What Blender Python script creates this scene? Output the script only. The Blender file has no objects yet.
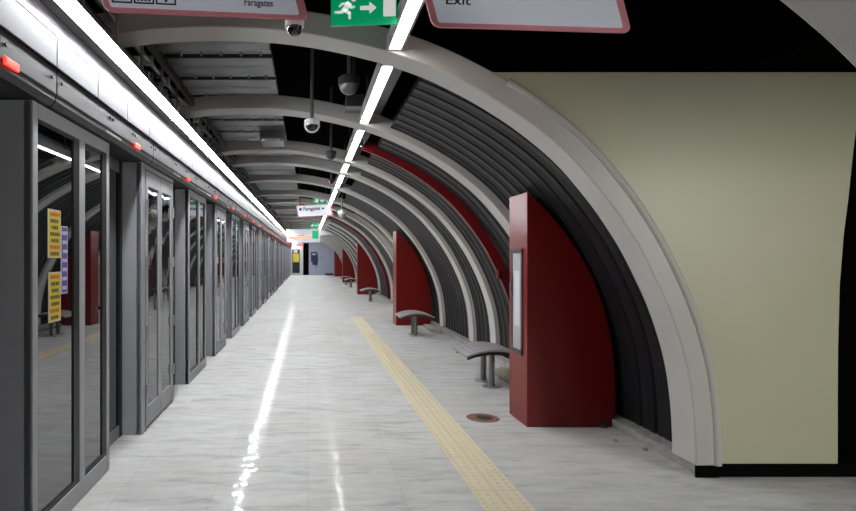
import bpy, bmesh, math, random
from mathutils import Vector, Matrix
random.seed(7)
S = bpy.context.scene
COL = S.collection
FPX, VX, VY, EYE = 560.0, 308.0, 257.0, 1.5

# ------------------------------------------------------------------ materials
def mat(name, col, rough=.5, metal=0., emit=None, estr=0., spec=None, ior=None, var=0., vscale=6., bump=0., bscale=30., coat=0.):
    m = bpy.data.materials.new(name); m.use_nodes = True
    nt = m.node_tree; b = nt.nodes['Principled BSDF']
    b.inputs['Base Color'].default_value = (*col, 1)
    b.inputs['Roughness'].default_value = rough
    b.inputs['Metallic'].default_value = metal
    if ior: b.inputs['IOR'].default_value = ior
    if spec is not None: b.inputs['Specular IOR Level'].default_value = spec
    if coat: b.inputs['Coat Weight'].default_value = coat
    if emit:
        b.inputs['Emission Color'].default_value = (*emit, 1)
        b.inputs['Emission Strength'].default_value = estr
    if var or bump:
        tc = nt.nodes.new('ShaderNodeTexCoord')
        if var:
            n = nt.nodes.new('ShaderNodeTexNoise'); n.inputs['Scale'].default_value = vscale
            n.inputs['Detail'].default_value = 4
            nt.links.new(tc.outputs['Object'], n.inputs['Vector'])
            r = nt.nodes.new('ShaderNodeMapRange')
            r.inputs['From Min'].default_value = .3; r.inputs['From Max'].default_value = .7
            r.inputs['To Min'].default_value = 1 - var; r.inputs['To Max'].default_value = 1 + var
            nt.links.new(n.outputs['Fac'], r.inputs['Value'])
            mx = nt.nodes.new('ShaderNodeVectorMath'); mx.operation = 'SCALE'
            mx.inputs[0].default_value = col
            nt.links.new(r.outputs['Result'], mx.inputs['Scale'])
            nt.links.new(mx.outputs['Vector'], b.inputs['Base Color'])
        if bump:
            n2 = nt.nodes.new('ShaderNodeTexNoise'); n2.inputs['Scale'].default_value = bscale
            nt.links.new(tc.outputs['Object'], n2.inputs['Vector'])
            bp = nt.nodes.new('ShaderNodeBump'); bp.inputs['Strength'].default_value = bump
            bp.inputs['Distance'].default_value = .02
            nt.links.new(n2.outputs['Fac'], bp.inputs['Height'])
            nt.links.new(bp.outputs['Normal'], b.inputs['Normal'])
    return m

M = {}
M['rib'] = mat('rib paint', (.50, .485, .455), .45, var=.05, vscale=3)
M['beige'] = mat('beige panel paint', (.50, .50, .345), .42, var=.03, vscale=1.5)
M['black'] = mat('black void paint', (.0015, .0015, .0015), .9, spec=.02)
M['plinth'] = mat('black plinth', (.0025, .0025, .0025), .9, spec=.05)
M['lining'] = mat('charcoal lining', (.011, .011, .013), .5, spec=.3, var=.25, vscale=4)
M['red'] = mat('red lacquer', (.15, .003, .002), .33, ior=1.42, var=.04, vscale=2)
M['redlite'] = mat('red paint', (.16, .003, .006), .3, ior=1.6)
M['alu'] = mat('grey aluminium', (.36, .37, .395), .42, .1, var=.05, vscale=3)
M['alud'] = mat('dark grey aluminium', (.15, .152, .16), .45, .3)
M['gasket'] = mat('black gasket', (.006, .006, .007), .5)
M['glass'] = mat('dark reflective glass', (.004, .005, .006), .02, ior=3.1)
M['glassw'] = mat('dark wavy reflective glass', (.004, .005, .006), .03, ior=2.9, bump=.12, bscale=3)
M['header'] = mat('grey header paint', (.026, .0255, .025), .45, .1, var=.05)
M['white'] = mat('white cladding', (.42, .425, .46), .4, var=.03)  # upper cladding zone, the strip's glow put into its colour
M['clad'] = mat('shaded cladding', (.040, .041, .047), .42, var=.06)  # lower cladding zone, its shade put into a darker colour
M['shelf'] = mat('dark grey shelf', (.10, .10, .105), .6)
M['whitep'] = mat('white plastic', (.7, .7, .7), .4)
M['lampA'] = mat('light strip diffuser', (.9, .9, .9), .5, emit=(.95, .97, 1.), estr=98)
M['lampB'] = mat('tube diffuser', (.9, .9, .9), .5, emit=(1., .98, .95), estr=20)
M['lamph'] = mat('lamp housing', (.25, .25, .25), .5, .3)
M['led'] = mat('red indicator', (.6, .02, .01), .4, emit=(1, .035, .02), estr=3)
M['chrome'] = mat('brushed steel', (.5, .5, .5), .3, .9)
M['post'] = mat('dull steel post', (.22, .22, .21), .3, .9)
M['steel'] = mat('galvanised steel', (.42, .43, .44), .38, .75, var=.15, vscale=8)
M['darksteel'] = mat('dark steel', (.06, .06, .06), .5, .4)
M['seat'] = mat('grey slat metal', (.42, .41, .42), .4, .3, var=.1)
M['duct'] = mat('grey duct panel', (.17, .175, .175), .3, .7, var=.15, vscale=5)
M['dome'] = mat('dark dome', (.01, .01, .012), .06, ior=1.7)
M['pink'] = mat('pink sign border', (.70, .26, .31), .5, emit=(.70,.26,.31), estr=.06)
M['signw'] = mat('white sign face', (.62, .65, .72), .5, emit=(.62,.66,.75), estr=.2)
M['navy'] = mat('navy sign ink', (.012, .012, .06), .5)
M['green'] = mat('green exit sign', (.0, .30, .12), .45, emit=(0, .42, .16), estr=.45)
M['exitw'] = mat('white exit pictogram', (.8, .8, .8), .5, emit=(.85, .88, .87), estr=.55)
M['yellow'] = mat('yellow notice paper', (.62, .5, .03), .6)
M['purple'] = mat('purple notice paper', (.1, .07, .33), .6)
M['paperw'] = mat('white paper', (.6, .6, .62), .6)
M['ink'] = mat('dark ink', (.05, .035, .02), .6)
M['redink'] = mat('red ink', (.5, .06, .03), .6)
M['endwall'] = mat('pale blue wall', (.40, .45, .55), .5, var=.04)
M['frame'] = mat('pale door frame', (.6, .6, .6), .5)
M['disp'] = mat('lit white display', (.6, .6, .65), .5, emit=(.8, .83, .95), estr=.12)
M['orange'] = mat('orange lit letters', (.6, .25, .05), .5, emit=(1, .26, .04), estr=1.1)
M['navybox'] = mat('dark blue enamel', (.015, .02, .08), .4)
M['conc'] = mat('rough concrete', (.30, .29, .27), .8, var=.25, vscale=12)
M['rust'] = mat('rusty stain', (.2, .1, .06), .7, var=.3, vscale=30)
M['rag'] = mat('dusty rag', (.30, .27, .22), .9, var=.3, vscale=20)
M['blackbag'] = mat('black plastic sheet', (.008, .008, .008), .35)

def floor_mat():
    m = bpy.data.materials.new('polished stone floor'); m.use_nodes = True
    nt = m.node_tree; N = nt.nodes; L = nt.links; b = N['Principled BSDF']
    tc = N.new('ShaderNodeTexCoord')
    mp = N.new('ShaderNodeMapping'); mp.inputs['Scale'].default_value = (1.6, 7., 1)
    L.new(tc.outputs['Object'], mp.inputs['Vector'])
    n = N.new('ShaderNodeTexNoise'); n.inputs['Scale'].default_value = 1.3; n.inputs['Detail'].default_value = 8
    n.inputs['Roughness'].default_value = .68; n.inputs['Distortion'].default_value = .6
    L.new(mp.outputs['Vector'], n.inputs['Vector'])
    cr = N.new('ShaderNodeValToRGB')
    e = cr.color_ramp.elements
    e[0].position = .28; e[0].color = (.34, .34, .335, 1)
    e[1].position = .68; e[1].color = (.60, .60, .59, 1)
    k = e.new(.46); k.color = (.51, .51, .50, 1)
    L.new(n.outputs['Fac'], cr.inputs['Fac'])
    # large dusty patches
    n3 = N.new('ShaderNodeTexNoise'); n3.inputs['Scale'].default_value = .7; n3.inputs['Detail'].default_value = 5
    L.new(tc.outputs['Object'], n3.inputs['Vector'])
    r3 = N.new('ShaderNodeMapRange'); r3.inputs['From Min'].default_value = .45; r3.inputs['From Max'].default_value = .75
    L.new(n3.outputs['Fac'], r3.inputs['Value'])
    mx = N.new('ShaderNodeMix'); mx.data_type = 'RGBA'
    mx.inputs['B'].default_value = (.46, .44, .41, 1)
    mul = N.new('ShaderNodeMath'); mul.operation = 'MULTIPLY'; mul.inputs[1].default_value = .5
    L.new(r3.outputs['Result'], mul.inputs[0]); L.new(mul.outputs[0], mx.inputs['Factor'])
    L.new(cr.outputs['Color'], mx.inputs['A'])
    # slab joints and slab tone
    br = N.new('ShaderNodeTexBrick'); br.inputs['Scale'].default_value = 1.0
    br.inputs['Brick Width'].default_value = .6; br.inputs['Row Height'].default_value = .6
    br.offset = 0.; br.inputs['Mortar Size'].default_value = .003; br.inputs['Mortar Smooth'].default_value = .4
    br.inputs['Color1'].default_value = (.96, .96, .96, 1); br.inputs['Color2'].default_value = (1.03, 1.03, 1.03, 1)
    br.inputs['Mortar'].default_value = (.86, .86, .85, 1)
    L.new(tc.outputs['Object'], br.inputs['Vector'])
    m2 = N.new('ShaderNodeMix'); m2.data_type = 'RGBA'; m2.blend_type = 'MULTIPLY'; m2.inputs['Factor'].default_value = 1
    L.new(mx.outputs['Result'], m2.inputs['A']); L.new(br.outputs['Color'], m2.inputs['B'])
    rr = N.new('ShaderNodeMapRange'); rr.inputs['To Min'].default_value = .05; rr.inputs['To Max'].default_value = .1
    rr.inputs['From Min'].default_value = .42; rr.inputs['From Max'].default_value = .56
    mpr = N.new('ShaderNodeMapping'); mpr.inputs['Scale'].default_value = (5., 9., 1.)
    L.new(tc.outputs['Object'], mpr.inputs['Vector'])
    nr = N.new('ShaderNodeTexNoise'); nr.inputs['Scale'].default_value = 1.4; nr.inputs['Detail'].default_value = 3
    L.new(mpr.outputs['Vector'], nr.inputs['Vector'])
    L.new(nr.outputs['Fac'], rr.inputs['Value']); 
    nb = N.new('ShaderNodeTexNoise'); nb.inputs['Scale'].default_value = 16.; nb.inputs['Detail'].default_value = 1
    L.new(tc.outputs['Object'], nb.inputs['Vector'])
    bp = N.new('ShaderNodeBump'); bp.inputs['Strength'].default_value = .09; bp.inputs['Distance'].default_value = .02
    L.new(nb.outputs['Fac'], bp.inputs['Height']); N.remove(b)
    df = N.new('ShaderNodeBsdfDiffuse'); gl = N.new('ShaderNodeBsdfGlossy'); ms = N.new('ShaderNodeMixShader')
    L.new(m2.outputs['Result'], df.inputs['Color'])
    gl.inputs['Color'].default_value = (.95, .95, .95, 1)
    L.new(rr.outputs['Result'], gl.inputs['Roughness']); L.new(bp.outputs['Normal'], gl.inputs['Normal'])
    fr = N.new('ShaderNodeMapRange'); fr.inputs['From Min'].default_value = .38; fr.inputs['From Max'].default_value = .6
    fr.inputs['To Min'].default_value = .055; fr.inputs['To Max'].default_value = .006
    L.new(nr.outputs['Fac'], fr.inputs['Value']); L.new(fr.outputs['Result'], ms.inputs['Fac'])
    L.new(df.outputs[0], ms.inputs[1]); L.new(gl.outputs[0], ms.inputs[2])
    L.new(ms.outputs[0], N['Material Output'].inputs['Surface'])
    return m
M['floor'] = floor_mat()

def tactile_mat():
    m = bpy.data.materials.new('yellow tactile paving'); m.use_nodes = True
    nt = m.node_tree; N = nt.nodes; L = nt.links; b = N['Principled BSDF']
    tc = N.new('ShaderNodeTexCoord')
    n = N.new('ShaderNodeTexNoise'); n.inputs['Scale'].default_value = 9; n.inputs['Detail'].default_value = 5
    L.new(tc.outputs['Object'], n.inputs['Vector'])
    cr = N.new('ShaderNodeValToRGB')
    cr.color_ramp.elements[0].position = .3; cr.color_ramp.elements[0].color = (.68, .60, .43, 1)
    cr.color_ramp.elements[1].position = .7; cr.color_ramp.elements[1].color = (.72, .65, .50, 1)
    L.new(n.outputs['Fac'], cr.inputs['Fac'])
    br = N.new('ShaderNodeTexBrick'); br.inputs['Scale'].default_value = 1.; br.offset = 0
    br.inputs['Brick Width'].default_value = .3; br.inputs['Row Height'].default_value = .3
    br.inputs['Mortar Size'].default_value = .004
    br.inputs['Color1'].default_value = (1, 1, 1, 1); br.inputs['Color2'].default_value = (.97, .97, .97, 1)
    br.inputs['Mortar'].default_value = (.8, .78, .7, 1)
    L.new(tc.outputs['Object'], br.inputs['Vector'])
    m2 = N.new('ShaderNodeMix'); m2.data_type = 'RGBA'; m2.blend_type = 'MULTIPLY'; m2.inputs['Factor'].default_value = 1
    L.new(cr.outputs['Color'], m2.inputs['A']); L.new(br.outputs['Color'], m2.inputs['B'])
    L.new(m2.outputs['Result'], b.inputs['Base Color'])
    b.inputs['Roughness'].default_value = .5
    return m
M['tactile'] = tactile_mat()
M['stud'] = mat('yellow tactile stud', (.68, .56, .32), .5)

# ------------------------------------------------------------------ mesh builder
class MB:
    def __init__(s): s.bm = bmesh.new()
    def box(s, x0, x1, y0, y1, z0, z1):
        v = [s.bm.verts.new(p) for p in ((x0,y0,z0),(x1,y0,z0),(x1,y1,z0),(x0,y1,z0),(x0,y0,z1),(x1,y0,z1),(x1,y1,z1),(x0,y1,z1))]
        for f in ((3,2,1,0),(4,5,6,7),(0,1,5,4),(1,2,6,5),(2,3,7,6),(3,0,4,7)): s.bm.faces.new([v[i] for i in f])
        return s
    def prism(s, poly, a, b, ax='y'):
        """poly of (u,w): ax y -> (u,y,w); ax x -> (x,u,w); ax z -> (u,w,z)"""
        P = {'y': lambda u,w,t:(u,t,w), 'x': lambda u,w,t:(t,u,w), 'z': lambda u,w,t:(u,w,t)}[ax]
        A = [s.bm.verts.new(P(u,w,a)) for u,w in poly]; B = [s.bm.verts.new(P(u,w,b)) for u,w in poly]
        n = len(poly)
        s.bm.faces.new(A); s.bm.faces.new(B[::-1])
        for i in range(n): s.bm.faces.new((A[i], B[i], B[(i+1)%n], A[(i+1)%n]))
        return s
    def band(s, inner, outer, y0, y1):
        """closed solid ribbon between two polylines in XZ, extruded in y"""
        n = len(inner)
        R = [[s.bm.verts.new((p[0], y, p[1])) for p in pl] for pl, y in ((inner,y0),(inner,y1),(outer,y1),(outer,y0))]
        for i in range(n-1):
            for k in range(4):
                a, b = R[k], R[(k+1)%4]
                s.bm.faces.new((a[i], a[i+1], b[i+1], b[i]))
        s.bm.faces.new([r[0] for r in R]); s.bm.faces.new([r[-1] for r in R][::-1])
        return s
    def tube(s, pts, r, seg=10):
        pts = [Vector(p) for p in pts]; rings = []
        rs = r if isinstance(r, (list, tuple)) else [r]*len(pts)
        for i, p in enumerate(pts):
            d = (pts[min(i+1,len(pts)-1)] - pts[max(i-1,0)]).normalized()
            u = d.orthogonal().normalized() if abs(d.z) > .95 else d.cross(Vector((0,0,1))).normalized()
            w = d.cross(u)
            rings.append([s.bm.verts.new(p + rs[i]*(math.cos(2*math.pi*k/seg)*u + math.sin(2*math.pi*k/seg)*w)) for k in range(seg)])
        for a, b in zip(rings, rings[1:]):
            for k in range(seg): s.bm.faces.new((a[k], a[(k+1)%seg], b[(k+1)%seg], b[k]))
        s.bm.faces.new(rings[0][::-1]); s.bm.faces.new(rings[-1])
        return s
    def lathe(s, prof, cx, cy, seg=20):
        """prof of (r,z) bottom..top; closed ends"""
        rings = []
        for r, z in prof:
            if r < 1e-6: rings.append([s.bm.verts.new((cx, cy, z))])
            else: rings.append([s.bm.verts.new((cx+r*math.cos(2*math.pi*k/seg), cy+r*math.sin(2*math.pi*k/seg), z)) for k in range(seg)])
        for a, b in zip(rings, rings[1:]):
            for k in range(seg):
                j = (k+1) % seg
                if len(a) == 1 and len(b) == 1: continue
                if len(a) == 1: s.bm.faces.new((a[0], b[j], b[k]))
                elif len(b) == 1: s.bm.faces.new((a[k], a[j], b[0]))
                else: s.bm.faces.new((a[k], a[j], b[j], b[k]))
        if len(rings[0]) > 1: s.bm.faces.new(rings[0][::-1])
        if len(rings[-1]) > 1: s.bm.faces.new(rings[-1])
        return s
    def build(s, name, m, parent=None, smooth=False, bevel=0., seg=2):
        bmesh.ops.recalc_face_normals(s.bm, faces=s.bm.faces)
        me = bpy.data.meshes.new(name)
        if smooth:
            for f in s.bm.faces: f.smooth = True
        s.bm.to_mesh(me); s.bm.free()
        o = bpy.data.objects.new(name, me); COL.objects.link(o)
        if m is not None: me.materials.append(M[m] if isinstance(m, str) else m)
        if parent is not None:
            o.parent = parent
            if parent.type == 'EMPTY' or True:
                o.matrix_parent_inverse = parent_world(parent).inverted()
        if bevel:
            md = o.modifiers.new('Bevel', 'BEVEL'); md.width = bevel; md.segments = seg; md.limit_method = 'ANGLE'
        if smooth:
            try: me.set_sharp_from_angle(angle=math.radians(40))
            except Exception: pass
        return o

def parent_world(o):
    m = o.matrix_basis.copy()
    if o.parent: m = parent_world(o.parent) @ o.matrix_parent_inverse @ m
    return m

def thing(name, label, cat, loc=(0,0,0), rz=0, group=None):
    o = bpy.data.objects.new(name, None); COL.objects.link(o)
    o.empty_display_size = .1
    o.location = loc; o.rotation_euler = (0,0,rz)
    tag(o, label, cat, group); return o
def tag(o, label, cat, group=None):
    o['label'] = label; o['category'] = cat
    if group: o['group'] = group
    return o
def struct(o): o['kind'] = 'structure'; return o
def copy_tree(o, parent=None):
    c = o.copy(); COL.objects.link(c)
    if parent is not None:
        c.parent = parent; c.matrix_parent_inverse = o.matrix_parent_inverse.copy()
    for ch in list(o.children): copy_tree(ch, c)
    return c
def text_mb(txt, size, m, name, parent, loc, rot, bold=0., width=None):
    cu = bpy.data.curves.new('t', 'FONT'); cu.body = txt; cu.size = size; cu.extrude = .0008
    to = bpy.data.objects.new('t', cu); COL.objects.link(to)
    dg = bpy.context.evaluated_depsgraph_get(); dg.update()
    me = bpy.data.meshes.new_from_object(to.evaluated_get(dg)); me.name = name
    bpy.data.objects.remove(to)
    if width:
        xs = [v.co.x for v in me.vertices]; sx = width/(max(xs)-min(xs)); x0 = min(xs)
        for v in me.vertices: v.co.x = (v.co.x-x0)*sx
    if bold:                                   # heavier strokes: the outline laid over itself, a hair apart
        bm = bmesh.new()
        for dx, dz in ((0,0),(bold,0),(bold,bold*.6),(0,bold*.6)):
            n0 = len(bm.verts); bm.from_mesh(me); bm.verts.ensure_lookup_table()
            for v in bm.verts[n0:]: v.co.x += dx; v.co.y += dz
        bm.to_mesh(me); bm.free()
    me.materials.clear(); me.materials.append(M[m])
    o = bpy.data.objects.new(name, me); COL.objects.link(o)
    o.parent = parent; o.location = loc; o.rotation_euler = rot
    return o
ORD = 'zeroth first second third fourth fifth sixth seventh eighth ninth tenth eleventh twelfth thirteenth fourteenth fifteenth sixteenth seventeenth eighteenth nineteenth twentieth twenty-first twenty-second twenty-third twenty-fourth twenty-fifth twenty-sixth'.split()
def PX(px, Y): return (px-VX)*Y/FPX
def PZ(py, Y): return EYE + (VY-py)*Y/FPX

# ------------------------------------------------------------------ camera
cam = bpy.data.cameras.new('camera'); co = bpy.data.objects.new('camera', cam); COL.objects.link(co)
co.location = (0,0,EYE); co.rotation_euler = (math.pi/2,0,0)
cam.sensor_fit = 'HORIZONTAL'; cam.sensor_width = 36; cam.lens = FPX/856*36
cam.shift_x = (428-VX)/856; cam.shift_y = (VY-255.5)/856
cam.clip_start = .02; cam.clip_end = 300
S.camera = co

# ------------------------------------------------------------------ arch profile (traced at the first rib, in metres: x, z)
Y1 = 3.80; SC = Y1/FPX
PR = [(96,36.5),(126.3,32.3),(150,29.6),(175,28),(212.7,27.0),(259.6,28.4),(300,32.6),(334,38.5),(367,46),(399.6,55.2),(436.3,69.0),(473.9,87.4),(503,104.5),(530,122.8),(556,143.5),(577,163.2),(595.8,185),(616,211),(635,240),(647,261.5),(658,284),(667,304),(675,325),(682,347),(687.5,369),(691.5,393),(694.3,420),(695.6,445),(696,466)]
PR = [((x-VX)*SC, EYE+(VY-y)*SC) for x,y in PR]
def catmull(P, n=4):
    out = []
    for i in range(len(P)-1):
        p0,p1,p2,p3 = P[max(i-1,0)],P[i],P[i+1],P[min(i+2,len(P)-1)]
        for k in range(n):
            t = k/n
            out.append(tuple(.5*((2*b)+(-a+c)*t+(2*a-5*b+4*c-d)*t*t+(-a+3*b-3*c+d)*t**3) for a,b,c,d in zip(p0,p1,p2,p3)))
    out.append(P[-1]); return out
PROF = catmull(PR)
def widen(P, w): return [(x*(1+w) if x > 0 else x, z) for x,z in P]
def offset(P, d):
    out = []
    for i,(x,z) in enumerate(P):
        a, b = P[max(i-1,0)], P[min(i+1,len(P)-1)]
        tx, tz = b[0]-a[0], b[1]-a[1]; l = math.hypot(tx,tz)
        out.append((x - tz/l*d, z + tx/l*d))   # path runs from the crown down to the foot: outwards is on its left hand
    return out
PW = widen(PROF, .04)

# ------------------------------------------------------------------ setting: floor, walls, ceiling
YEND = 46.7
f = MB(); f.box(-1.62, 9, -4, 47.2, -.1, 0); struct(f.build('floor', 'floor'))
struct(MB().box(-1.9, 9, -4, 47.2, 4.0, 4.1).build('ceiling', 'black'))
struct(MB().box(-2.0, -1.9, -4, 47.2, 0, 4.0).build('wall_left', 'black'))
struct(MB().box(-1.9, 3.6, YEND, YEND+.2, 0, 3.9).build('wall_end', 'endwall'))
struct(MB().box(8.9, 9, -4, 47.2, 0, 4.0).build('wall_right', 'black'))
# side-passage shells: black walls beside and behind the beige panels
struct(MB().box(2.98, 8.9, 4.05, 4.15, 0, 4.0).build('wall_passage', 'black'))
struct(MB().box(3.1, 8.9, 16.35, 16.45, 0, 4.0).build('wall_passage_far', 'black'))
struct(MB().box(3.1, 8.9, 13.7, 13.8, 0, 4.0).build('wall_corridor_far', 'black'))

struct(MB().box(3.05, 8.9, -4, 3.82, 2.8, 4.0).build('ceiling_blocker', 'black'))  # soffit added to block passage lamp light from the rib crowns
struct(MB().box(3.05, 8.9, .95, 1.05, 2.44, 2.8).build('trim_blocker', 'black'))  # unseen beam added to shade the top of the beige panel
# corrugated charcoal lining, ridges follow the arch
def lining(y0, y1, name):
    start = next(i for i,p in enumerate(PW) if p[0] > .80)
    base = PW[start:] + [(PW[-1][0]+.002, .0)]
    prof = offset(base, .13)
    mb = MB(); cols = []
    y = y0; pitch = .20; pat = ((0,.0),(.012,.03),(.03,.03),(.042,0),(.115,.0),(.135,.014))
    ys = []
    while y < y1:
        for dy, d in pat:
            if y+dy < y1: ys.append((y+dy, d))
        y += pitch
    ys.append((y1, 0))
    for yy, d in ys:
        pr = offset(base, .06 + d)
        cols.append([mb.bm.verts.new((p[0], yy, p[1])) for p in pr])
    outer = [[mb.bm.verts.new((p[0], yy, p[1])) for p in offset(base, .22)] for yy in (y0, y1)]
    for a, b in zip(cols, cols[1:]):
        for i in range(len(a)-1): mb.bm.faces.new((a[i], a[i+1], b[i+1], b[i]))
    for i in range(len(outer[0])-1): mb.bm.faces.new((outer[0][i], outer[1][i], outer[1][i+1], outer[0][i+1]))
    return struct(mb.build(name, 'lining'))
lining(4.08, 13.9, 'wall_lining')
lining(16.3, YEND, 'wall_lining_far')
# kerb at the foot of the lining
struct(MB().box(2.68, 3.02, 3.88, 13.95, 0, .075).build('trim_1', 'conc', bevel=.006))
struct(MB().box(2.70, 3.02, 16.3, YEND, 0, .07).build('trim_2', 'conc', bevel=.006))

# ------------------------------------------------------------------ arch ribs
RY = [1.62, 3.80, 5.88, 8.15, 9.28, 11.38, 13.95, 16.0, 18.2, 21.6, 23.7, 25.8, 27.9, 30.0, 32.1, 34.2, 36.3, 38.4, 40.5, 42.6, 44.7]
for i, y in enumerate(RY):
    w = 0. if i < 2 else (.024 if i == 2 else .04)
    P = widen(PROF, w); t = .155 if i < 2 else .15
    if i == 0: lab = 'pale arch rib before the beige wall panel, only a corner of its curve showing'
    elif i == 1: lab = 'wide pale arch rib edging the beige wall panel'
    else: lab = f'{ORD[i-1]} pale arch rib beyond the one edging the beige wall panel'
    r = thing('arch_rib', lab, 'arch', (P[-1][0], y+.13, 0), 0, 'arch ribs over the platform')
    MB().band(P, offset(P, t), y, y+.255).build('rib_beam', 'rib', r, smooth=True, bevel=.008)
    bx = P[-1][0]
    MB().box(bx+.005, bx+.16, y+.004, y+.02, 0, .09).build('rib_foot', 'plinth', r)
    MB().box(P[0][0]-.09, P[0][0]+.02, y+.04, y+.21, P[0][1]-.02, P[0][1]+.17).build('end_bracket', 'alud', r)
    if i == 1 or i == 7:
        st = next(k for k,p in enumerate(P) if p[0] > 1.27)
        E = offset(P, t)[st:]
        MB().tube([(p[0]+.0, y+.015, p[1]) for p in offset(P, t-.005)[st:]], .032, 10).build('edge_bead', 'rib', r, smooth=True)

# ------------------------------------------------------------------ beige wall panels
def beige(y, w, label):
    P = widen(PROF, w); O = offset(P, .13)
    top = 2.765
    O = [p for p in O if p[1] < top and p[0] > .5]
    s = 3.83/FPX
    right = [(838,466),(838,400),(838.3,350),(840,285),(844,235),(848.5,200),(854.4,143.7),(860,105),(866,71)]
    right = [((x-VX)*s + P[-1][0]-PROF[-1][0], EYE+(VY-z)*s) for x,z in right]
    right[0] = (right[0][0], .085)
    poly = [(O[0][0]-.02, top)] + O[:-1] + [(O[-1][0], .085)] + right[:-1] + [(right[-1][0], top)]
    t = thing('wall_panel', label, 'wall panel', ((poly[0][0]+3.3)/2, y, 0))
    MB().prism(poly, y, y+.05).build('panel_sheet', 'beige', t, bevel=.003)
    MB().box(O[-1][0]-.06, right[0][0]+.3, y-.012, y+.12, 0, .083).build('plinth', 'plinth', t)
    return t
beige(3.83, 0, 'large beige wall panel with a curved inner edge, on a black plinth')
beige(16.03, .04, 'distant beige wall panel glimpsed between arch ribs beside the second red pillar')

# red flat arches
for y, lab, a in ((7.04, 'thin red arch strip curving down behind the first red pillar', 0), (19.2, 'thin dark red arch strip between distant ribs, past the second red pillar', 0)):
    P = widen(PROF, .002 if y < 10 else .03); st = next(k for k,p in enumerate(P) if p[0] > .68)
    r = thing('red_arch', lab, 'arch', (P[-1][0], y, 0), 0)
    MB().band(P[st:], offset(P, .12)[st:], y, y+.04).build('arch_strip', 'redlite', r, smooth=True)
    q = P[len(P)-44] if False else min(P, key=lambda p: abs(p[1]-(1.5-17*7.04/560)) + (9 if p[0] < 1 else 0))
    MB().tube([(q[0]-.015, y-.035, q[1]-.05), (q[0]-.012, y-.03, q[1]+.05)], .03, 14).build('call_point', 'redlite', r, smooth=True)
    MB().tube([(P[st][0], y+.02, P[st][1]+.04), (P[st][0]-.03, y+.02, P[st][1]+.3)], .02).build('hanger', 'steel', r)

# ------------------------------------------------------------------ centre lamps and tray
k = 0
spans = [(2.7, 3.79)] + [(RY[i]+.29, RY[i+1]-.01) for i in range(1, len(RY)-1)]
for i, (a, b) in enumerate(spans):
    j = i
    lab = 'ceiling tube light beside the green exit sign' if j == 0 else (f'{ORD[j]} ceiling tube light beyond the one beside the green exit sign' if j > 0 else 'ceiling tube light overhead, before the hanging signs')
    t = thing('tube_light', lab, 'light', (.585, (a+b)/2, 2.9), 0, 'tube lights down the middle of the ceiling')
    x = .585; z = 2.895
    MB().box(x-.04, x+.04, a+.02, b-.02, z, z+.05).build('diffuser', 'lampB', t, bevel=.008)
    MB().box(x-.055, x+.055, a, b, z+.004, z+.09).build('housing', 'lamph', t)
    for yy in (a+.3, b-.3):
        MB().tube([(x, yy, z+.09), (x, yy, 3.3)], .006).build('hanger', 'darksteel', t)
t = thing('cable_tray', 'dark grey cable tray running beside the ceiling tube lights', 'cable tray', (.75, 20, 3.02))
MB().box(.66, .78, 4.08, YEND, 3.04, 3.10).build('tray', 'alud', t)
MB().tube([(.70, 4.08, 3.115), (.70, YEND, 3.115)], .015).build('cable', 'gasket', t)
MB().tube([(.74, 4.08, 3.115), (.74, YEND, 3.115)], .012).build('cable', 'gasket', t)

# ------------------------------------------------------------------ ceiling duct panels
for i in range(1, len(RY)-1):
    a, b = RY[i]+.3, RY[i+1]-.06
    if b-a < 1.0 and i != 3: pass
    n = max(1, int((b-a)/.55)); pl = (b-a)/n
    x1 = -.30 if i < 3 else -.25 - .0*i
    lab = 'ribbed grey metal duct above the first gap between arch ribs, past the white signs' if i == 1 else f'ribbed grey metal duct above the {ORD[i]} gap between arch ribs'
    t = thing('ceiling_duct', lab, 'duct', (-.75, (a+b)/2, 3.15), 0, 'metal ducts above the arch ribs')
    for q in range(n):
        y0 = a+q*pl; mb = MB()
        prof = [(y0, 3.20), (y0, 3.16)]
        m_ = 6
        for s_ in range(m_+1):
            yy = y0 + .02 + (pl-.14)*s_/m_
            prof.append((yy, 3.15 - (.022 if s_ % 3 == 1 else 0)))
        prof += [(y0+pl-.11, 3.17), (y0+pl-.11, 3.20)]
        mb.prism(prof, -1.18, x1, 'x')
        pp = mb.build('duct_panel', 'duct', t)
        if i < 4:
            for xx in range(5):
                bx = -1.02 + xx*.16
                MB().lathe([(.0,3.118),(.008,3.12),(.012,3.128),(.012,3.15)], bx, y0+pl-.16, 8).build('bolt', 'chrome', pp, smooth=True)
    MB().box(-1.22, -1.19, a-.05, b+.05, 3.08, 3.2).build('support_rail', 'darksteel', t)
t = thing('junction_box', 'grey box with a tasselled lower edge under the second ceiling duct', 'box', (-.42, 7.55, 3.0))
MB().box(-.62, -.32, 7.2, 7.75, 3.02, 3.13).build('box_body', 'duct', t, bevel=.005)
for q in range(6): MB().box(-.61+q*.05, -.585+q*.05, 7.18, 7.2, 2.99, 3.03).build('terminal', 'steel', t)

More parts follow.
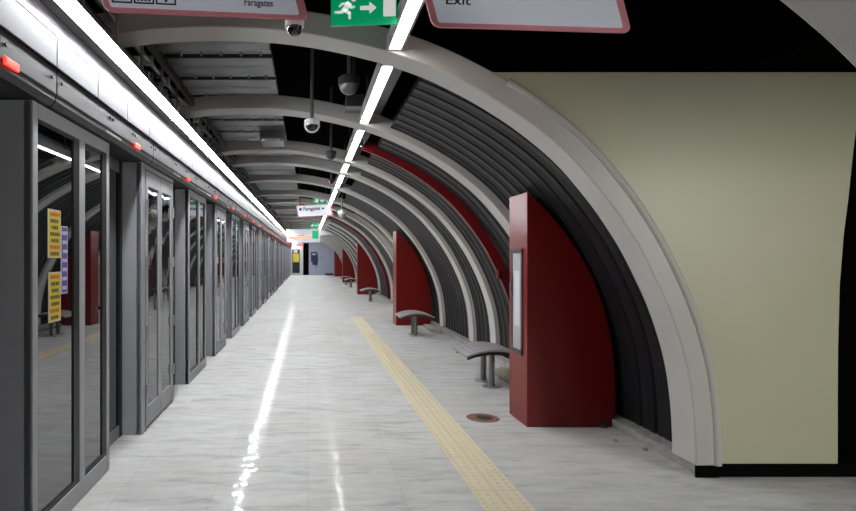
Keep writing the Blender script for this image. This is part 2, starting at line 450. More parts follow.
# ------------------------------------------------------------------ platform screen: windows, hinged doors, recesses
PITCH, Y0, ML, XF, XR = 1.87, 2.85, 1.10, -1.40, -1.57
ZT, ZB = 2.30, .12
def module(door):
    t = thing('screen_door' if door else 'screen_panel', '', 'door' if door else 'window panel', (XF, 0, 0))
    L = ML
    # cheek facing along the platform
    MB().box(XR, XF-.012, 0, .03, 0, ZT).build('side_panel', 'alu', t)
    MB().box(XR, XF-.012, L-.03, L, 0, ZT).build('side_panel', 'alu', t)
    fr = MB()
    o = .10 if door else .0
    if door: fr.box(XF-.05, XF, 0, .10, 0, ZT); fr.box(XF-.05, XF, L-.05, L, 0, ZT); fr.box(XF-.05, XF, .10, L-.05, ZT-.04, ZT)
    else:
        fr.box(XF-.05, XF, 0, .055, 0, ZT); fr.box(XF-.05, XF, L-.05, L, 0, ZT)
        fr.box(XF-.05, XF, .055, L-.05, 0, ZB); fr.box(XF-.05, XF, .055, L-.05, 2.22, ZT)
    fro = fr.build('frame', 'alu', t, bevel=.004)
    if not door:
        MB().box(XF-.045, XF+.002, .585, .665, ZB-.0, 2.22).build('mullion', 'alu', t, bevel=.004)
        for a, b in ((.055,.585),(.665,L-.05)):
            MB().box(XF-.03, XF-.012, a, b, ZB, 2.22).build('glass_pane', 'glass', t)
            g = MB()
            g.box(XF-.012, XF-.004, b-.075, b, ZB, 2.22); g.box(XF-.012, XF-.004, a, b-.075, ZB, ZB+.03); g.box(XF-.012, XF-.006, a, b-.075, 2.2, 2.22)
            g.build('gasket', 'gasket', t)
    else:
        mid = (.10+L-.05)/2
        for q, (a, b) in enumerate(((.115, mid-.004), (mid+.004, L-.06))):
            lf = MB()
            lf.box(XF-.035, XF+.004, a, a+.06, .03, ZT-.05); lf.box(XF-.035, XF+.004, b-.05, b, .03, ZT-.05)
            lf.box(XF-.035, XF+.004, a+.06, b-.05, .03, .2); lf.box(XF-.035, XF+.004, a+.06, b-.05, 2.12, ZT-.05)
            leaf = lf.build('door_leaf', 'alu', t, bevel=.003)
            MB().box(XF-.025, XF-.006, a+.06, b-.05, .2, 2.12).build('glass_pane', 'glassw', leaf)
            hy = a-.005 if q == 0 else b+.005
            for hz in (.35, .85, 1.45, 1.95):
                MB().tube([(XF+.012, hy, hz-.05), (XF+.012, hy, hz+.05)], .016, 8).build('hinge', 'chrome', leaf, smooth=True)
            if q == 0:
                MB().tube([(XF+.03, b-.02, 1.0), (XF+.03, b-.02, 1.16)], .009, 8).build('handle', 'chrome', leaf, smooth=True)
        MB().box(XF-.02, XF-.003, .10, .114, .03, ZT-.05).build('gasket', 'gasket', t)
    return t
def recess():
    t = thing('sliding_door', '', 'door', (XR, 0, 0)); L = PITCH-ML
    fr = MB(); fr.box(XR-.05, XR, .0, .30, 0, ZT); fr.box(XR-.05, XR, .30, L, 0, .1); fr.box(XR-.05, XR, .30, L, 2.2, ZT)
    fr.build('frame', 'alud', t)
    MB().box(XR-.03, XR-.012, .30, L-.06, .1, 2.2).build('glass_pane', 'glass', t)
    MB().box(XR-.05, XR+.004, L-.06, L, .0, ZT).build('gasket', 'gasket', t)
    return t
def header():
    t = thing('door_header', '', 'header', (-1.35, 0, 2.3)); L = PITCH
    pr = [(-1.60,2.305),(-1.375,2.305),(-1.352,2.335),(-1.352,2.36),(-1.345,2.37),(-1.345,2.50),(-1.60,2.50)]
    MB().prism(pr, .004, L-.004).build('cover', 'header', t, bevel=.003)
    MB().box(-1.346, -1.333, L-.53, L-.41, 2.352, 2.388).build('indicator_lamp', 'led', t, bevel=.004)
    for yy in (.06, .80, .86, 1.30, 1.36, 1.81):
        MB().tube([(-1.346, yy, 2.445), (-1.338, yy, 2.445)], .010, 8).build('latch', 'gasket', t)
    MB().box(-1.353, -1.349, .75, 1.05, 2.338, 2.352).build('trim_strip', 'chrome', t)
    return t
protos = {True: module(True), False: module(False)}
rp, hp = recess(), header()
used = {True: False, False: False}
nmod = 24; rfirst = True; cw = cd = 0
for q in range(-2, nmod-1):
    y = Y0 + PITCH*q
    if y + PITCH > YEND: break
    d = (q % 2 != 0)
    if q >= 0:
        o = protos[d] if not used[d] else copy_tree(protos[d]); used[d] = True
        o.location = (XF, y, 0)
        if d:
            cd += 1; o['label'] = f'{ORD[cd]} hinged two-leaf glass door past the yellow notices'
            o['group'] = 'hinged doors in the platform screen'
        else:
            o['label'] = 'grey-framed glass screen panel carrying yellow notices' if q == 0 else f'{ORD[cw]} two-pane glass screen panel past the one with yellow notices'
            cw += 1; o['group'] = 'glass panels in the platform screen'
        r = rp if q == 0 else copy_tree(rp)
        r.location = (XR, y+ML, 0)
        r['label'] = ('recessed dark sliding door just past the yellow notices' if q == 0 else f'{ORD[q]} recessed sliding door beyond the one by the yellow notices')
        r['group'] = 'recessed doors in the platform screen'
    h = hp if q == -2 else copy_tree(hp)
    h.location = (-1.35, y+.15, 2.3)
    h['label'] = {-2: 'grey door header overhead before the yellow notices', -1: 'grey door header with the large glowing red lamp ahead of the yellow notices',
                  0: 'grey door header directly above the yellow notices'}.get(q, f'{ORD[max(q,1)]} grey door header past the one above the yellow notices')
    h['group'] = 'grey headers over the platform doors'
YL = Y0 + PITCH*(nmod-1) - .7
# black recess ahead of the first panel
t = tag(MB().box(-1.62, XR, 1.2, Y0, 0, ZT).build('recess_panel', 'black'), 'black recessed panel at the edge of the picture before the yellow notices', 'panel')

# white cladding panels
n0 = -3
proto = None
for q in range(-4, 74):
    y = 2.97 + .58*q
    if y+.58 > YEND: break
    if proto is None:
        proto = o = MB().box(-1.60, -1.33, .003, .577, 2.505, 2.668).build('cladding_panel', 'clad', bevel=.003)  # dark colour stands for the zone below the strip's light cutoff
    else: o = proto.copy(); COL.objects.link(o)
    o.location = (0, y, 0)
    if q < -1: lab = 'white cladding panel overhead, before the yellow notices'
    elif q <= 13: lab = f'{ORD[q+2]} white cladding panel in view above the door headers, counted from the picture edge'
    else: lab = 'white cladding panel far down the row above the door headers'
    tag(o, lab, 'cladding panel', 'white cladding panels under the long light strip')

# long light strip with its shelf
t = thing('light_strip', 'long bright light strip running above the white cladding panels', 'light', (-1.24, 21, 2.75))
MB().prism([(-1.252,2.766),(-1.190,2.809),(-1.200,2.814),(-1.252,2.790)], 2.75, YEND-.05).build('diffuser', 'lampA', t, bevel=.01)
MB().prism([(-1.262,2.796),(-1.253,2.793),(-1.200,2.816),(-1.186,2.809),(-1.176,2.800),(-1.172,2.804),(-1.20,2.85),(-1.262,2.85)], 2.0, YEND-.05).build('housing', 'lamph', t)
MB().box(-1.60, -1.254, 2.0, YEND-.05, 2.767, 2.795).build('shelf', 'shelf', t)
MB().box(-1.60, -1.328, 2.0, YEND-.05, 2.67, 2.767).build('lit_band', 'white', t)  # added band, paler to paint the strip's light on the cladding

# services above the strip
for q, (x, z, r, m_, lab) in enumerate(((-1.30, 2.92, .035, 'steel', 'galvanised pipe running just above the long light strip'),
        (-1.38, 3.02, .045, 'darksteel', 'dark pipe running behind the galvanised pipe over the light strip'),
        (-1.30, 3.10, .025, 'steel', 'slim upper conduit running above the galvanised pipe'))):
    t = thing('pipe', lab, 'pipe', (x, 20, z), 0, 'service pipes above the light strip')
    MB().tube([(x, -3, z), (x, YEND, z)], r, 12).build('pipe_run', m_, t, smooth=True)
    for c in range(72):
        y = 4.15 + c*.31 + q*.2 + random.uniform(-.1,.1)
        if any(ry-.12 < y < ry+.36 for ry in RY): continue
        MB().box(x-r-.008, x+r+.012, y, y+.05, z-r-.012, z+r+.01).build('pipe_clamp', 'chrome' if c % 2 else 'whitep', t, bevel=.004)
for c in range(22):
    y = 1.95 + c*.55
    if any(ry-.06 < y < ry+.31 for ry in RY): y += .42
    o = MB().box(-1.235, -1.225, y, y+.025, 2.835, 3.2).build('hanger_strap', 'chrome')
    tag(o, (f'{ORD[c+1]} bright metal hanger strap along the light strip, counted from the white signs'), 'strap', 'hanger straps above the light strip')

# ------------------------------------------------------------------ notices on the glass
def notice(y0, y1, z0, z1, m_, lab, purple=False):
    t = thing('notice', lab, 'notice', (XF-.008, (y0+y1)/2, z0), 0, 'paper notices on the glass')
    x = XF-.0115
    MB().box(x, x+.002, y0, y1, z0, z1).build('paper', 'paperw', t)
    MB().box(x+.002, x+.0026, y0+.006, y1-.006, z0+.006, z1-.006).build('printed_sheet', m_, t)
    mb = MB(); mr = MB(); h = z1-z0; w = y1-y0
    n = 7
    for k_ in range(n):
        zc = z1 - h*(k_+.75)/(n+.4)
        tgt = mr if (k_ in (0, 5) and not purple) else mb
        m2 = (k_*37 % 5)*.03
        y = y0+w*(.12+m2)
        while y < y1-w*(.14+m2):
            l = w*random.uniform(.06,.16); e = min(y+l, y1-w*.1)
            tgt.box(x+.0026, x+.0031, y, e, zc-.010, zc+.010); y = e + w*.035
    mb.build('print', 'paperw' if purple else 'ink', t)
    if not purple: mr.build('print', 'redink', t)
    else: mr.bm.free()
def ygl(px): return 1.41*FPX/(VX-px)
notice(ygl(48), ygl(60.7), PZ(258,3.1), PZ(209.5,3.1), 'yellow', 'upper yellow notice stuck to the glass screen panel')
notice(ygl(48.6), ygl(60.7), PZ(322,3.1), PZ(272,3.1), 'yellow', 'lower yellow notice stuck to the glass screen panel')
notice(ygl(61.2), ygl(67.6), PZ(294,3.2), PZ(226,3.2), 'purple', 'purple and white notice beside the two yellow ones', True)

# ------------------------------------------------------------------ tactile strip and floor details
ts = thing('tactile_strip', 'pale yellow studded tactile strip along the grey floor', 'tactile strip', (1.195, 7, 0))
MB().box(1.045, 1.345, -1.0, 14.0, 0, .003).build('paving', 'tactile', ts)
sb = MB()
for r_ in range(int((11-2.7)/.06)):
    for c in range(5):
        sb.lathe([(.014,.003),(.0115,.0058),(.0,.0062)], 1.075+c*.06+.0, 2.75+r_*.06, 8)
o = sb.build('studs', 'stud', ts, smooth=True); o['kind'] = 'stuff'
t = thing('floor_drain', 'rusty round floor outlet in front of the first red pillar', 'drain', (1.63, 5.22, 0))
MB().lathe([(.15,0),(.145,.003),(0,.0035)], 1.63, 5.22, 28).build('stained_ring', 'rust', t)
MB().lathe([(.075,.003),(.07,.006),(0,.0065)], 1.64, 5.21, 20).build('cover', 'darksteel', t)

# ------------------------------------------------------------------ red pillars
s1 = 4.93/FPX
edge = [(529,193),(547,211),(564.7,231),(580,254),(592.7,276.7),(603,304),(610.5,332.7),(614,358),(615.6,383.6),(615.6,427.8)]
edge = [((x-VX)*s1-1.93, EYE+(VY-z)*s1) for x,z in edge]
tot = [(4.93, 1.93), (12.26, 1.93), (22.4, 1.98), (33.0, 2.04), (43.0, 2.04)]
tp = None
for i, (y, x) in enumerate(tot):
    lab = ['tall red pillar with a glazed display case, standing before the first steel bench', 'red wedge pillar standing between the first and second steel benches counted from the display case',
           'third red wedge pillar from the display case, between the second and third benches', 'fourth red wedge pillar from the display case, past the third bench', 'red wedge pillar up against the pale blue end wall'][i]
    if i == 0:
        t = thing('red_pillar', lab, 'pillar', (1.93, 4.93, 0), 0, 'red pillars along the arched wall')
        poly = [(1.93,0.0),(1.93,2.075)] + [(1.93+a,max(b,0)) for a,b in edge[0:]]
        poly[-1] = (poly[-1][0], 0)
        MB().prism(poly, 4.93, 5.37).build('pillar_body', 'red', t, bevel=.006)
        if True:
            c0, c1, zb, zt = 5.03, 5.30, PZ(354,5.1), PZ(249,5.1)
            case = MB(); x_ = 1.93
            case.box(x_-.009, x_, c0, c0+.035, zb, zt); case.box(x_-.009, x_, c1-.035, c1, zb, zt)
            case.box(x_-.009, x_, c0, c1, zb, zb+.04); case.box(x_-.009, x_, c0, c1, zt-.04, zt)
            cs = case.build('display_case', 'darksteel', t, bevel=.002)
            MB().box(x_-.004, x_, c0+.035, c1-.035, zb+.04, zt-.04).build('backing', 'seat', cs)
            MB().box(x_-.0055, x_-.004, c0+.07, c1-.07, zb+.25, zt-.2).build('paper_sheet', 'paperw', cs)
            MB().box(x_-.022, x_-.018, c0+.035, c1-.035, zb+.04, zt-.04).build('case_glass', 'caseglass' if 'caseglass' in M else 'glass', cs) if False else None
            MB().tube([(x_-.02, c1-.015, 1.17), (x_-.02, c1-.015, 1.26)], .009, 8).build('case_handle', 'chrome', cs, smooth=True)
        tp = t
    else:
        c = tp.copy(); COL.objects.link(c); c.location = (x, y, 0); c['label'] = lab
        for ch in tp.children:
            if ch.name.startswith('display') : continue
            d = ch.copy(); COL.objects.link(d); d.parent = c; d.matrix_parent_inverse = ch.matrix_parent_inverse.copy()

# ------------------------------------------------------------------ saddle benches
def bench():
    t = thing('bench', '', 'bench', (0,0,0), 0, 'steel saddle benches')
    n = 11; W = .66; D = .62
    for i in range(n):
        u0 = -W/2 + W*i/n + .004; u1 = -W/2 + W*(i+1)/n - .004
        zf = lambda u: .455 - .075*(abs(u)/(W/2))**2.0
        poly = [(u0, zf(u0)-.022), (u1, zf(u1)-.022), (u1, zf(u1)), (u0, zf(u0))]
        MB().prism(poly, -D/2, D/2).build('slat', 'seat', t)
    for yy in (-D/2+.06, D/2-.10):
        pts = [-W/2+.03 + (W-.06)*k_/8 for k_ in range(9)]
        MB().band([(u, .385-.07*(abs(u)/(W/2))**2) for u in pts], [(u, .434-.075*(abs(u)/(W/2))**2) for u in pts], yy, yy+.04).build('bracket', 'darksteel', t)
    for yy in (-.15, .15):
        MB().tube([(0, yy, .012), (0, yy, .40)], .035, 16).build('post', 'post', t, smooth=True)
        MB().lathe([(.10,0),(.10,.008),(.09,.014),(0,.014)], 0, yy, 24).build('base_plate', 'steel', t, smooth=True)
        for k_ in range(4):
            a = math.pi/4 + k_*math.pi/2
            MB().lathe([(.011,.012),(.011,.024),(0,.026)], .075*math.cos(a), yy+.075*math.sin(a), 8).build('bolt', 'chrome', t)
    return t
b0 = bench()
for i, (x, y, lab) in enumerate(((2.12, 6.62, 'steel saddle bench just behind the pillar with the display case'), (2.04, 10.75, 'steel saddle bench standing in front of the second red pillar'),
        (2.10, 18.9, 'steel saddle bench in front of the third red pillar'), (2.12, 27.6, 'distant steel bench just past the third red pillar'), (2.06, 30.4, 'farther steel bench in front of the fourth red pillar'))):
    o = b0 if i == 0 else copy_tree(b0)
    o.location = (x, y, 0); o['label'] = lab

# debris by the kerb
def lump(name, m_, x, y, rx, ry, rz, lab, cat, n=14, jag=.35):
    mb = MB(); bmesh.ops.create_icosphere(mb.bm, subdivisions=3, radius=1)
    for v in mb.bm.verts:
        d = 1 + jag*(math.sin(v.co.x*5+x*3)*math.cos(v.co.y*6+y)+random.uniform(-.15,.15))*.6
        v.co = Vector((x+v.co.x*rx*d, y+v.co.y*ry*d, max(0, rz*.55+v.co.z*rz*d)))
    return tag(mb.build(name, m_, smooth=True), lab, cat)
lump('rag', 'rag', 2.50, 6.9, .16, .35, .07, 'crumpled dusty rag by the kerb behind the first bench', 'rag')
lump('rubble_heap', 'rag', 2.60, 11.6, .14, .6, .05, 'low rubble heap by the kerb behind the second bench', 'rubble')
lump('plastic_sheet', 'blackbag', 2.60, 5.02, .10, .12, .035, 'crumpled black plastic at the foot of the first red pillar', 'plastic')
for q, (x, y, lab) in enumerate(((2.62, 4.35, 'bigger pale stone chip on the floor by the wide arch rib'), (2.50, 4.55, 'smaller pale stone chip by the kerb before the red pillar'))):
    lump('stone_chip', 'conc', x, y, .02-.006*q, .025, .012, lab, 'stone')

# ------------------------------------------------------------------ hanging signs
def rounded(corners, r, n=5):
    out = []; m_ = len(corners)
    for i in range(m_):
        p0, p, p1 = Vector(corners[i-1]), Vector(corners[i]), Vector(corners[(i+1)%m_])
        a = p + (p0-p).normalized()*r; b = p + (p1-p).normalized()*r
        for k_ in range(n+1):
            t_ = k_/n; q = a*(1-t_)**2 + p*2*t_*(1-t_) + b*t_**2; out.append((q.x, q.y))
    return out
SL = .27
def hsign(Y, bl, br, h, lab, grp=True):
    """bl, br: photo corners of the lower edge; the sign is a parallelogram leaning by SL"""
    nomY = Y
    r0 = (VY-bl[1])/(VY-br[1])            # right end farther if > 1
    zb = PZ(bl[1], Y); yr = (zb-EYE)*FPX/(VY-br[1])
    x0 = PX(bl[0], Y); x1 = PX(br[0], yr)
    ang = math.atan2(yr-Y, x1-x0); w = math.hypot(x1-x0, yr-Y)
    t = thing('hanging_sign', lab, 'sign', (x0, Y, zb), ang, 'white hanging platform signs')
    c = [(0,0),(w,0),(w-SL*h,h),(-SL*h,h)]
    def add(poly, a, b, name, m_, par=t, bev=0):
        mb = MB(); mb.prism(poly, a, b); o = mb.build(name, m_, None, bevel=bev); o.parent = par; return o
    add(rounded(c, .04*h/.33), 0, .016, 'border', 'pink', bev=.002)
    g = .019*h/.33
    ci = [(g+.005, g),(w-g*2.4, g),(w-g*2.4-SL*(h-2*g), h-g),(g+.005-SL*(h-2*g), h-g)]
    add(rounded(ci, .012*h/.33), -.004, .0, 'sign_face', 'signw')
    for u in (.12, .88):
        mb = MB(); xx = u*w-SL*h; mb.tube([(xx, .008, h-.01), (xx, .008, 4.0-zb)], .012); o = mb.build('hanger', 'darksteel'); o.parent = t
    return t, w, add
def bar(par, x0, x1, z0, z1, y, m_, name):
    mb = MB(); mb.box(x0, x1, y-.002, y, z0, z1); o = mb.build(name, m_); o.parent = par; return o
SY = 2.6; pm = SY/FPX
sg, w, add = hsign(SY, (105,11), (309,19.5), .34, 'white hanging sign with pink border reading Faragates, over the light strip')
text_mb('Faragates', 9.5*pm, 'navy', 'lettering', sg, ((243.5-105)*pm, -.0045, (15.5-4.2)*pm), (math.pi/2,0,0), .0011, 29*pm)
for q in range(3):
    x0 = (111.8-105+q*21.6)*pm; z0 = (11-2.6-q*.0)*pm; a = 20*pm
    fr = [(x0,z0),(x0+a,z0),(x0+a,z0+a),(x0,z0+a)]
    e = 1.5*pm
    ic = MB(); ic.box(x0, x0+a, -.006, -.004, z0, z0+e); ic.box(x0, x0+a, -.006, -.004, z0+a-e, z0+a); ic.box(x0, x0+e, -.006, -.004, z0+e, z0+a-e); ic.box(x0+a-e, x0+a, -.006, -.004, z0+e, z0+a-e)
    if q == 0:
        ic.prism([(x0+a*(.5+.3*math.cos(t_*math.pi/8)), z0+a*(.42-.27*math.sin(t_*math.pi/8))) for t_ in range(9)], -.006, -.004)
    elif q == 1:
        for j in range(4): ic.box(x0+a*(.16+.18*j), x0+a*(.27+.18*j), -.006, -.004, z0+a*.14, z0+a*(.3+.04*(j%2)))
    else:
        ic.box(x0+a*.44, x0+a*.56, -.006, -.004, z0+a*.14, z0+a*.8); ic.box(x0+a*.3, x0+a*.7, -.006, -.004, z0+a*.5, z0+a*.58)
    o = ic.build('pictogram', 'navy'); o.parent = sg
sg2, w, add = hsign(SY, (433,26.5), (632,32.5), .34, 'white hanging sign with pink border reading Exit, above the beige wall panel')
text_mb('Exit', 13*pm, 'navy', 'lettering', sg2, ((446-433)*pm, -.0045, (26.5-4.2)*pm), (math.pi/2,0,0), .0014, 25*pm)
sg3, w, add = hsign(15., (298.5,217), (333,215.5), .31, 'white hanging sign in the distance under a small green exit sign')
p3 = 15/FPX
text_mb('Faragates', 5*p3, 'navy', 'lettering', sg3, (6*p3, -.006, 6.0*p3), (math.pi/2,0,0), .006, 19*p3)
bar(sg3, 1*p3, 4*p3, 6.2*p3, 8.8*p3, -.005, 'navy', 'pictogram'); bar(sg3, 27*p3, 29.5*p3, 6.5*p3, 8*p3, -.005, 'navy', 'pictogram')

# green emergency exit signs
def exit_sign(Y, x0p, x1p, ybl, ybr, h, lab):
    zb = PZ(ybl, Y); yr = (zb-EYE)*FPX/(VY-ybr); x0 = PX(x0p,Y); x1 = PX(x1p,yr)
    ang = math.atan2(yr-Y, x1-x0); w = math.hypot(x1-x0, yr-Y)
    t = thing('exit_sign', lab, 'exit sign', (x0, Y, zb), ang, 'green exit signs')
    def put(mb, n, m_, par=t): o = mb.build(n, m_); o.parent = par; return o
    put(MB().box(0, w, 0, .014, 0, h), 'sign_body', 'green')
    u = w/66.0                                   # photo pixel on the first sign
    fg = MB(); y0, y1 = -.003, 0
    def seg(a, b, r0, r1=None):
        r1 = r1 or r0; a, b = Vector(a), Vector(b); d = (b-a).normalized(); n_ = Vector((-d.y,d.x))
        fg.prism([((a+n_*r0).x*u,(a+n_*r0).y*u),((a-n_*r0).x*u,(a-n_*r0).y*u),((b-n_*r1).x*u,(b-n_*r1).y*u),((b+n_*r1).x*u,(b+n_*r1).y*u)], y0, y1)
    seg((19,22.5),(13,14.5),3.0,2.5)     # trunk
    seg((13.5,15),(19,12),1.9,1.6); seg((18.6,12.6),(18.8,6),1.5,1.2)   # front leg
    seg((13.5,15.5),(10,12.6),1.9,1.6); seg((10.5,13),(3.6,13.3),1.4,1.1)   # back leg
    seg((18,22),(11.5,21.5),1.2,1.1); seg((11.8,21.8),(8.2,18.6),1.1,.9)
    seg((18.5,20),(20.5,15.8+1.2),1.2,1.0); seg((20.2,17),(24,18.6),1.0,.9)
    fg.prism([((22.8+2.7*math.cos(k_*math.pi/6))*u, (26.2+2.7*math.sin(k_*math.pi/6))*u) for k_ in range(12)], y0, y1)
    put(fg, 'running_figure', 'exitw')
    fg = MB(); z = 16.7
    fg.prism([(29.5*u,(z-2)*u),(38.6*u,(z-2)*u),(38.6*u,(z+2)*u),(29.5*u,(z+2)*u)], y0, y1)
    fg.prism([(38.6*u,(z-6)*u),(45.5*u,z*u),(38.6*u,(z+6)*u)], y0, y1); put(fg, 'arrow', 'exitw')
    fg = MB(); fg.box(52.5*u, 64.6*u, y0, y1, 7.5*u, min(31*u, h-.01)); put(fg, 'door_symbol', 'exitw')
    for a in (.2, .8): put(MB().tube([(w*a,.007,h),(w*a,.007,4.0-zb)], .006), 'hanger', 'darksteel')
    return t
exit_sign(3.3, 331, 397, 25.6, 23.6, .21, 'green exit sign with a running figure and arrow, between the two white signs')
exit_sign(15.6, 313, 329, 205, 204.8, .25, 'small green exit sign hanging above the distant white sign')
exit_sign(24., 310, 320, 228, 228, .26, 'tiny dark green exit sign above the lit departure display')

# ------------------------------------------------------------------ cameras
def dome_cam(name, x, y, zb, r, lab, rod=None, body='whitep', dome='dome', cat='camera', ring=False):
    t = thing(name, lab, cat, (x, y, zb))
    MB().lathe([(r*.92,zb+r*.95),(r*1.12,zb+r*1.05),(r*1.12,zb+r*1.75),(r*.8,zb+r*1.95),(0,zb+r*1.97)], x, y, 20).build('housing', body, t, smooth=True)
    MB().lathe([(0,zb)]+[(r*math.sin(a*math.pi/12), zb+r-r*math.cos(a*math.pi/12)) for a in range(1,7)]+[(0,zb+r*1.02)], x, y, 20).build('dome', dome, t, smooth=True)
    if ring:
        MB().tube([(x+r*1.02*math.sin(a*math.pi/10), y-.03, zb+r-r*1.06*math.cos(a*math.pi/10)) for a in range(-5,6)], r*.14, 8).build('guard_ring', body, t, smooth=True)
    if rod: MB().tube([(x, y, zb+r*1.9), (x, y, rod)], .018 if rod > 3 else .02).build('rod', 'alud', t)
    return t
Yc = 2.95; dome_cam('dome_camera', PX(294.5,Yc), Yc, PZ(36,Yc), .045, 'dark dome camera with white collar hanging below the Faragates sign', rod=3.9)
Yc = 5.5; dome_cam('dome_camera', PX(312,Yc), Yc, PZ(132.5,Yc), .068, 'white camera with a ring guard on a long rod between the first two ribs', rod=3.9, ring=True)
Yc = 5.2; dome_cam('ceiling_speaker', PX(349,Yc), Yc, PZ(95,Yc), .09, 'dark round speaker with glinting underside beside the tube light', rod=3.9, body='darksteel', dome='duct', cat='speaker')
t = thing('equipment_box', 'dark grilled box hanging behind the round speaker', 'box', (.44, 5.6, 2.95))
MB().box(.38, .55, 5.5, 5.75, 2.98, 3.10).build('box_body', 'duct', t)
for q in range(6): MB().box(.385+q*.027, .395+q*.027, 5.49, 5.5, 2.985, 3.095).build('grille_bar', 'darksteel', t)
MB().tube([(.46,5.6,3.1),(.46,5.6,4.0)], .02).build('hanger', 'darksteel', t)
Yc = 7.9; dome_cam('ceiling_speaker', PX(331,Yc), Yc, PZ(160,Yc), .068, 'dark ball speaker hanging before the third arch rib', rod=3.9, body='darksteel', dome='darksteel', cat='speaker')
Yc = 13.2; dome_cam('dome_camera', PX(342,Yc), Yc, PZ(218,Yc), .09, 'white globe camera on a short rod beside the distant white sign', rod=3.0, dome='seat')
Yc = 11.0; dome_cam('alarm_beacon', PX(331.5,Yc), Yc, PZ(184,Yc), .05, 'small red beacon hanging beside the tube lights', rod=3.6, body='redlite', dome='redlite', cat='beacon')

# ------------------------------------------------------------------ lit display far along
Yd = 26.; t = thing('departure_display', 'lit departure display with orange letters hanging far down the platform', 'display', (PX(303,Yd), Yd, PZ(242,Yd)))
x0, x1, z0, z1 = PX(286.5,Yd), PX(320,Yd), PZ(242.3,Yd), PZ(229,Yd)
MB().box(x0, x1, Yd, Yd+.15, z0, z1).build('case', 'disp', t, bevel=.02)
MB().box(x0+.05, x1-.38, Yd-.01, Yd, z0+.17, z1-.22).build('screen', 'signw', t)
mb = MB(); x = x0+.08
while x < x1-.42:
    l = random.uniform(.05,.12); mb.box(x, min(x+l,x1-.4), Yd-.014, Yd-.01, z0+.19, z0+.28); x += l+.02
mb.build('lettering', 'orange', t)
mb = MB(); mb.box(x0+.5, x0+.85, Yd-.014, Yd-.01, z0+.31, z0+.35); mb.build('lettering', 'redink', t)
MB().box(x1-.36, x1-.08, Yd-.01, Yd, z0+.17, z1-.08).build('exit_field', 'green', t)
for a in (x0+.2, x1-.2): MB().tube([(a,Yd+.07,z1),(a,Yd+.07,4.0)], .015).build('hanger', 'darksteel', t)
Yd = 28.7; t = thing('blank_sign', 'blank white panel hanging beside the lit departure display', 'panel', (PX(326,Yd), Yd, PZ(235,Yd)))
MB().prism([(PX(319.5,Yd),PZ(235,Yd)),(PX(334,Yd),PZ(234.6,Yd)),(PX(331,Yd),PZ(231,Yd)),(PX(320.5,Yd),PZ(229.5,Yd))], Yd, Yd+.1).build('panel_sheet', 'disp', t)
for a in (322, 329): MB().tube([(PX(a,Yd),Yd+.05,PZ(231.5,Yd)),(PX(a,Yd),Yd+.05,4.0)], .012).build('hanger', 'darksteel', t)

# ------------------------------------------------------------------ end wall
Ye = YEND
EX = lambda p: PX(p,Ye)
EZ = lambda p: PZ(p,Ye)
t = thing('end_door', 'pale framed door with a dark pane and yellow notices in the end wall', 'door', (EX(296),Ye,0))
MB().box(EX(290), EX(303), Ye-.06, Ye, 0, EZ(244)).build('door_frame', 'frame', t, bevel=.01)
MB().box(EX(292.3), EX(299.8), Ye-.08, Ye-.06, EZ(273), EZ(249.5)).build('door_pane', 'gasket', t)
MB().box(EX(293), EX(299), Ye-.085, Ye-.08, EZ(262), EZ(253.5)).build('notice', 'yellow', t)
MB().box(EX(293.8), EX(297.5), Ye-.085, Ye-.08, EZ(253), EZ(250.5)).build('notice', 'paperw', t)
tag(MB().box(EX(303.2), EX(308.8), Ye-.03, Ye, 0, EZ(243)).build('dark_doorway', 'black'), 'narrow black doorway beside the pale framed end door', 'doorway')
t = thing('wall_phone', 'dark blue wall phone cabinet on the pale blue end wall', 'phone', (EX(314),Ye,EZ(265)))
MB().box(EX(311), EX(317), Ye-.15, Ye, EZ(262), EZ(252)).build('cabinet', 'navybox', t, bevel=.01)
MB().box(EX(312.3), EX(315.5), Ye-.155, Ye-.15, EZ(255.2), EZ(253.3)).build('screen', 'endwall', t)
MB().box(EX(312.3), EX(316.6), Ye-.2, Ye, EZ(264.8), EZ(262)).build('tray', 'navybox', t)
t = thing('wall_door', 'pale blue flush door with a round red mark in the end wall', 'door', (EX(325),Ye,0))
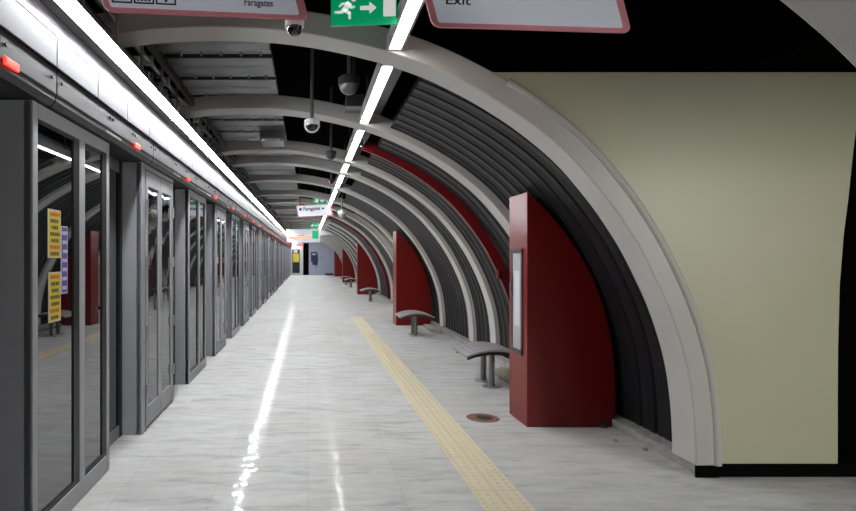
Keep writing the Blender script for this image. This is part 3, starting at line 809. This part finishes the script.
MB().box(EX(318.2), EX(334), Ye-.03, Ye, 0, EZ(244)).build('door_leaf', 'endwall', t, bevel=.005)
mb = MB(); mb.tube([(EX(322)+.12*math.cos(a*math.pi/10), Ye-.035, EZ(258)+.12*math.sin(a*math.pi/10)) for a in range(21)], .015, 6); mb.build('round_mark', 'redink', t)
tag(MB().box(EX(325), EX(333), Ye-.5, Ye-.1, 0, .14).build('floor_bag', 'blackbag', bevel=.05), 'low black bag on the floor against the end wall', 'bag')
for a, b, lab in ((284.5,290,'red lit sign on the screen beside the end door'), (296.5,303,'red lit sign directly over the end door')):
    tag(MB().box(PX(a,45.5), PX(b,45.5), 45.5, 45.56, PZ(246,45.5), PZ(243.5,45.5)).build('lit_sign', 'led'), lab, 'sign')

# ------------------------------------------------------------------ passage lamps (off frame, unseen area lights added to light panels and ribs)
def area(name, loc, rot, sx, sy, power, col=(1,1,1)):
    l = bpy.data.lights.new(name, 'AREA'); l.shape = 'RECTANGLE'; l.size = sx; l.size_y = sy; l.energy = power; l.color = col
    o = bpy.data.objects.new(name, l); COL.objects.link(o); o.location = loc; o.rotation_euler = rot; return o
l = area('passage_lamp', (5.6, -1.6, 2.6), (0, 0, 0), 1.6, 2.0, 135, (1., .98, .94))
l.rotation_euler = (Vector((.8, 3.6, -.6)) - Vector(l.location)).to_track_quat('-Z', 'Y').to_euler(); l.data.spread = 2.0
area('passage_lamp_far', (4.6, 15.0, 2.8), (0, 0, 0), .3, 1.0, 25, (1., .97, .9))

w = bpy.data.worlds.new('world'); S.world = w; w.use_nodes = True
w.node_tree.nodes['Background'].inputs['Color'].default_value = (.5,.52,.56,1)
w.node_tree.nodes['Background'].inputs['Strength'].default_value = .03
S.view_settings.view_transform = 'Standard'; S.view_settings.look = 'None'
S.view_settings.exposure = 0.; S.view_settings.gamma = 1.; S.view_settings.use_curve_mapping = False
S.cycles.max_bounces = 8; S.cycles.diffuse_bounces = 4; S.cycles.glossy_bounces = 4
S.cycles.sample_clamp_indirect = 6
S.cycles.use_denoising = True
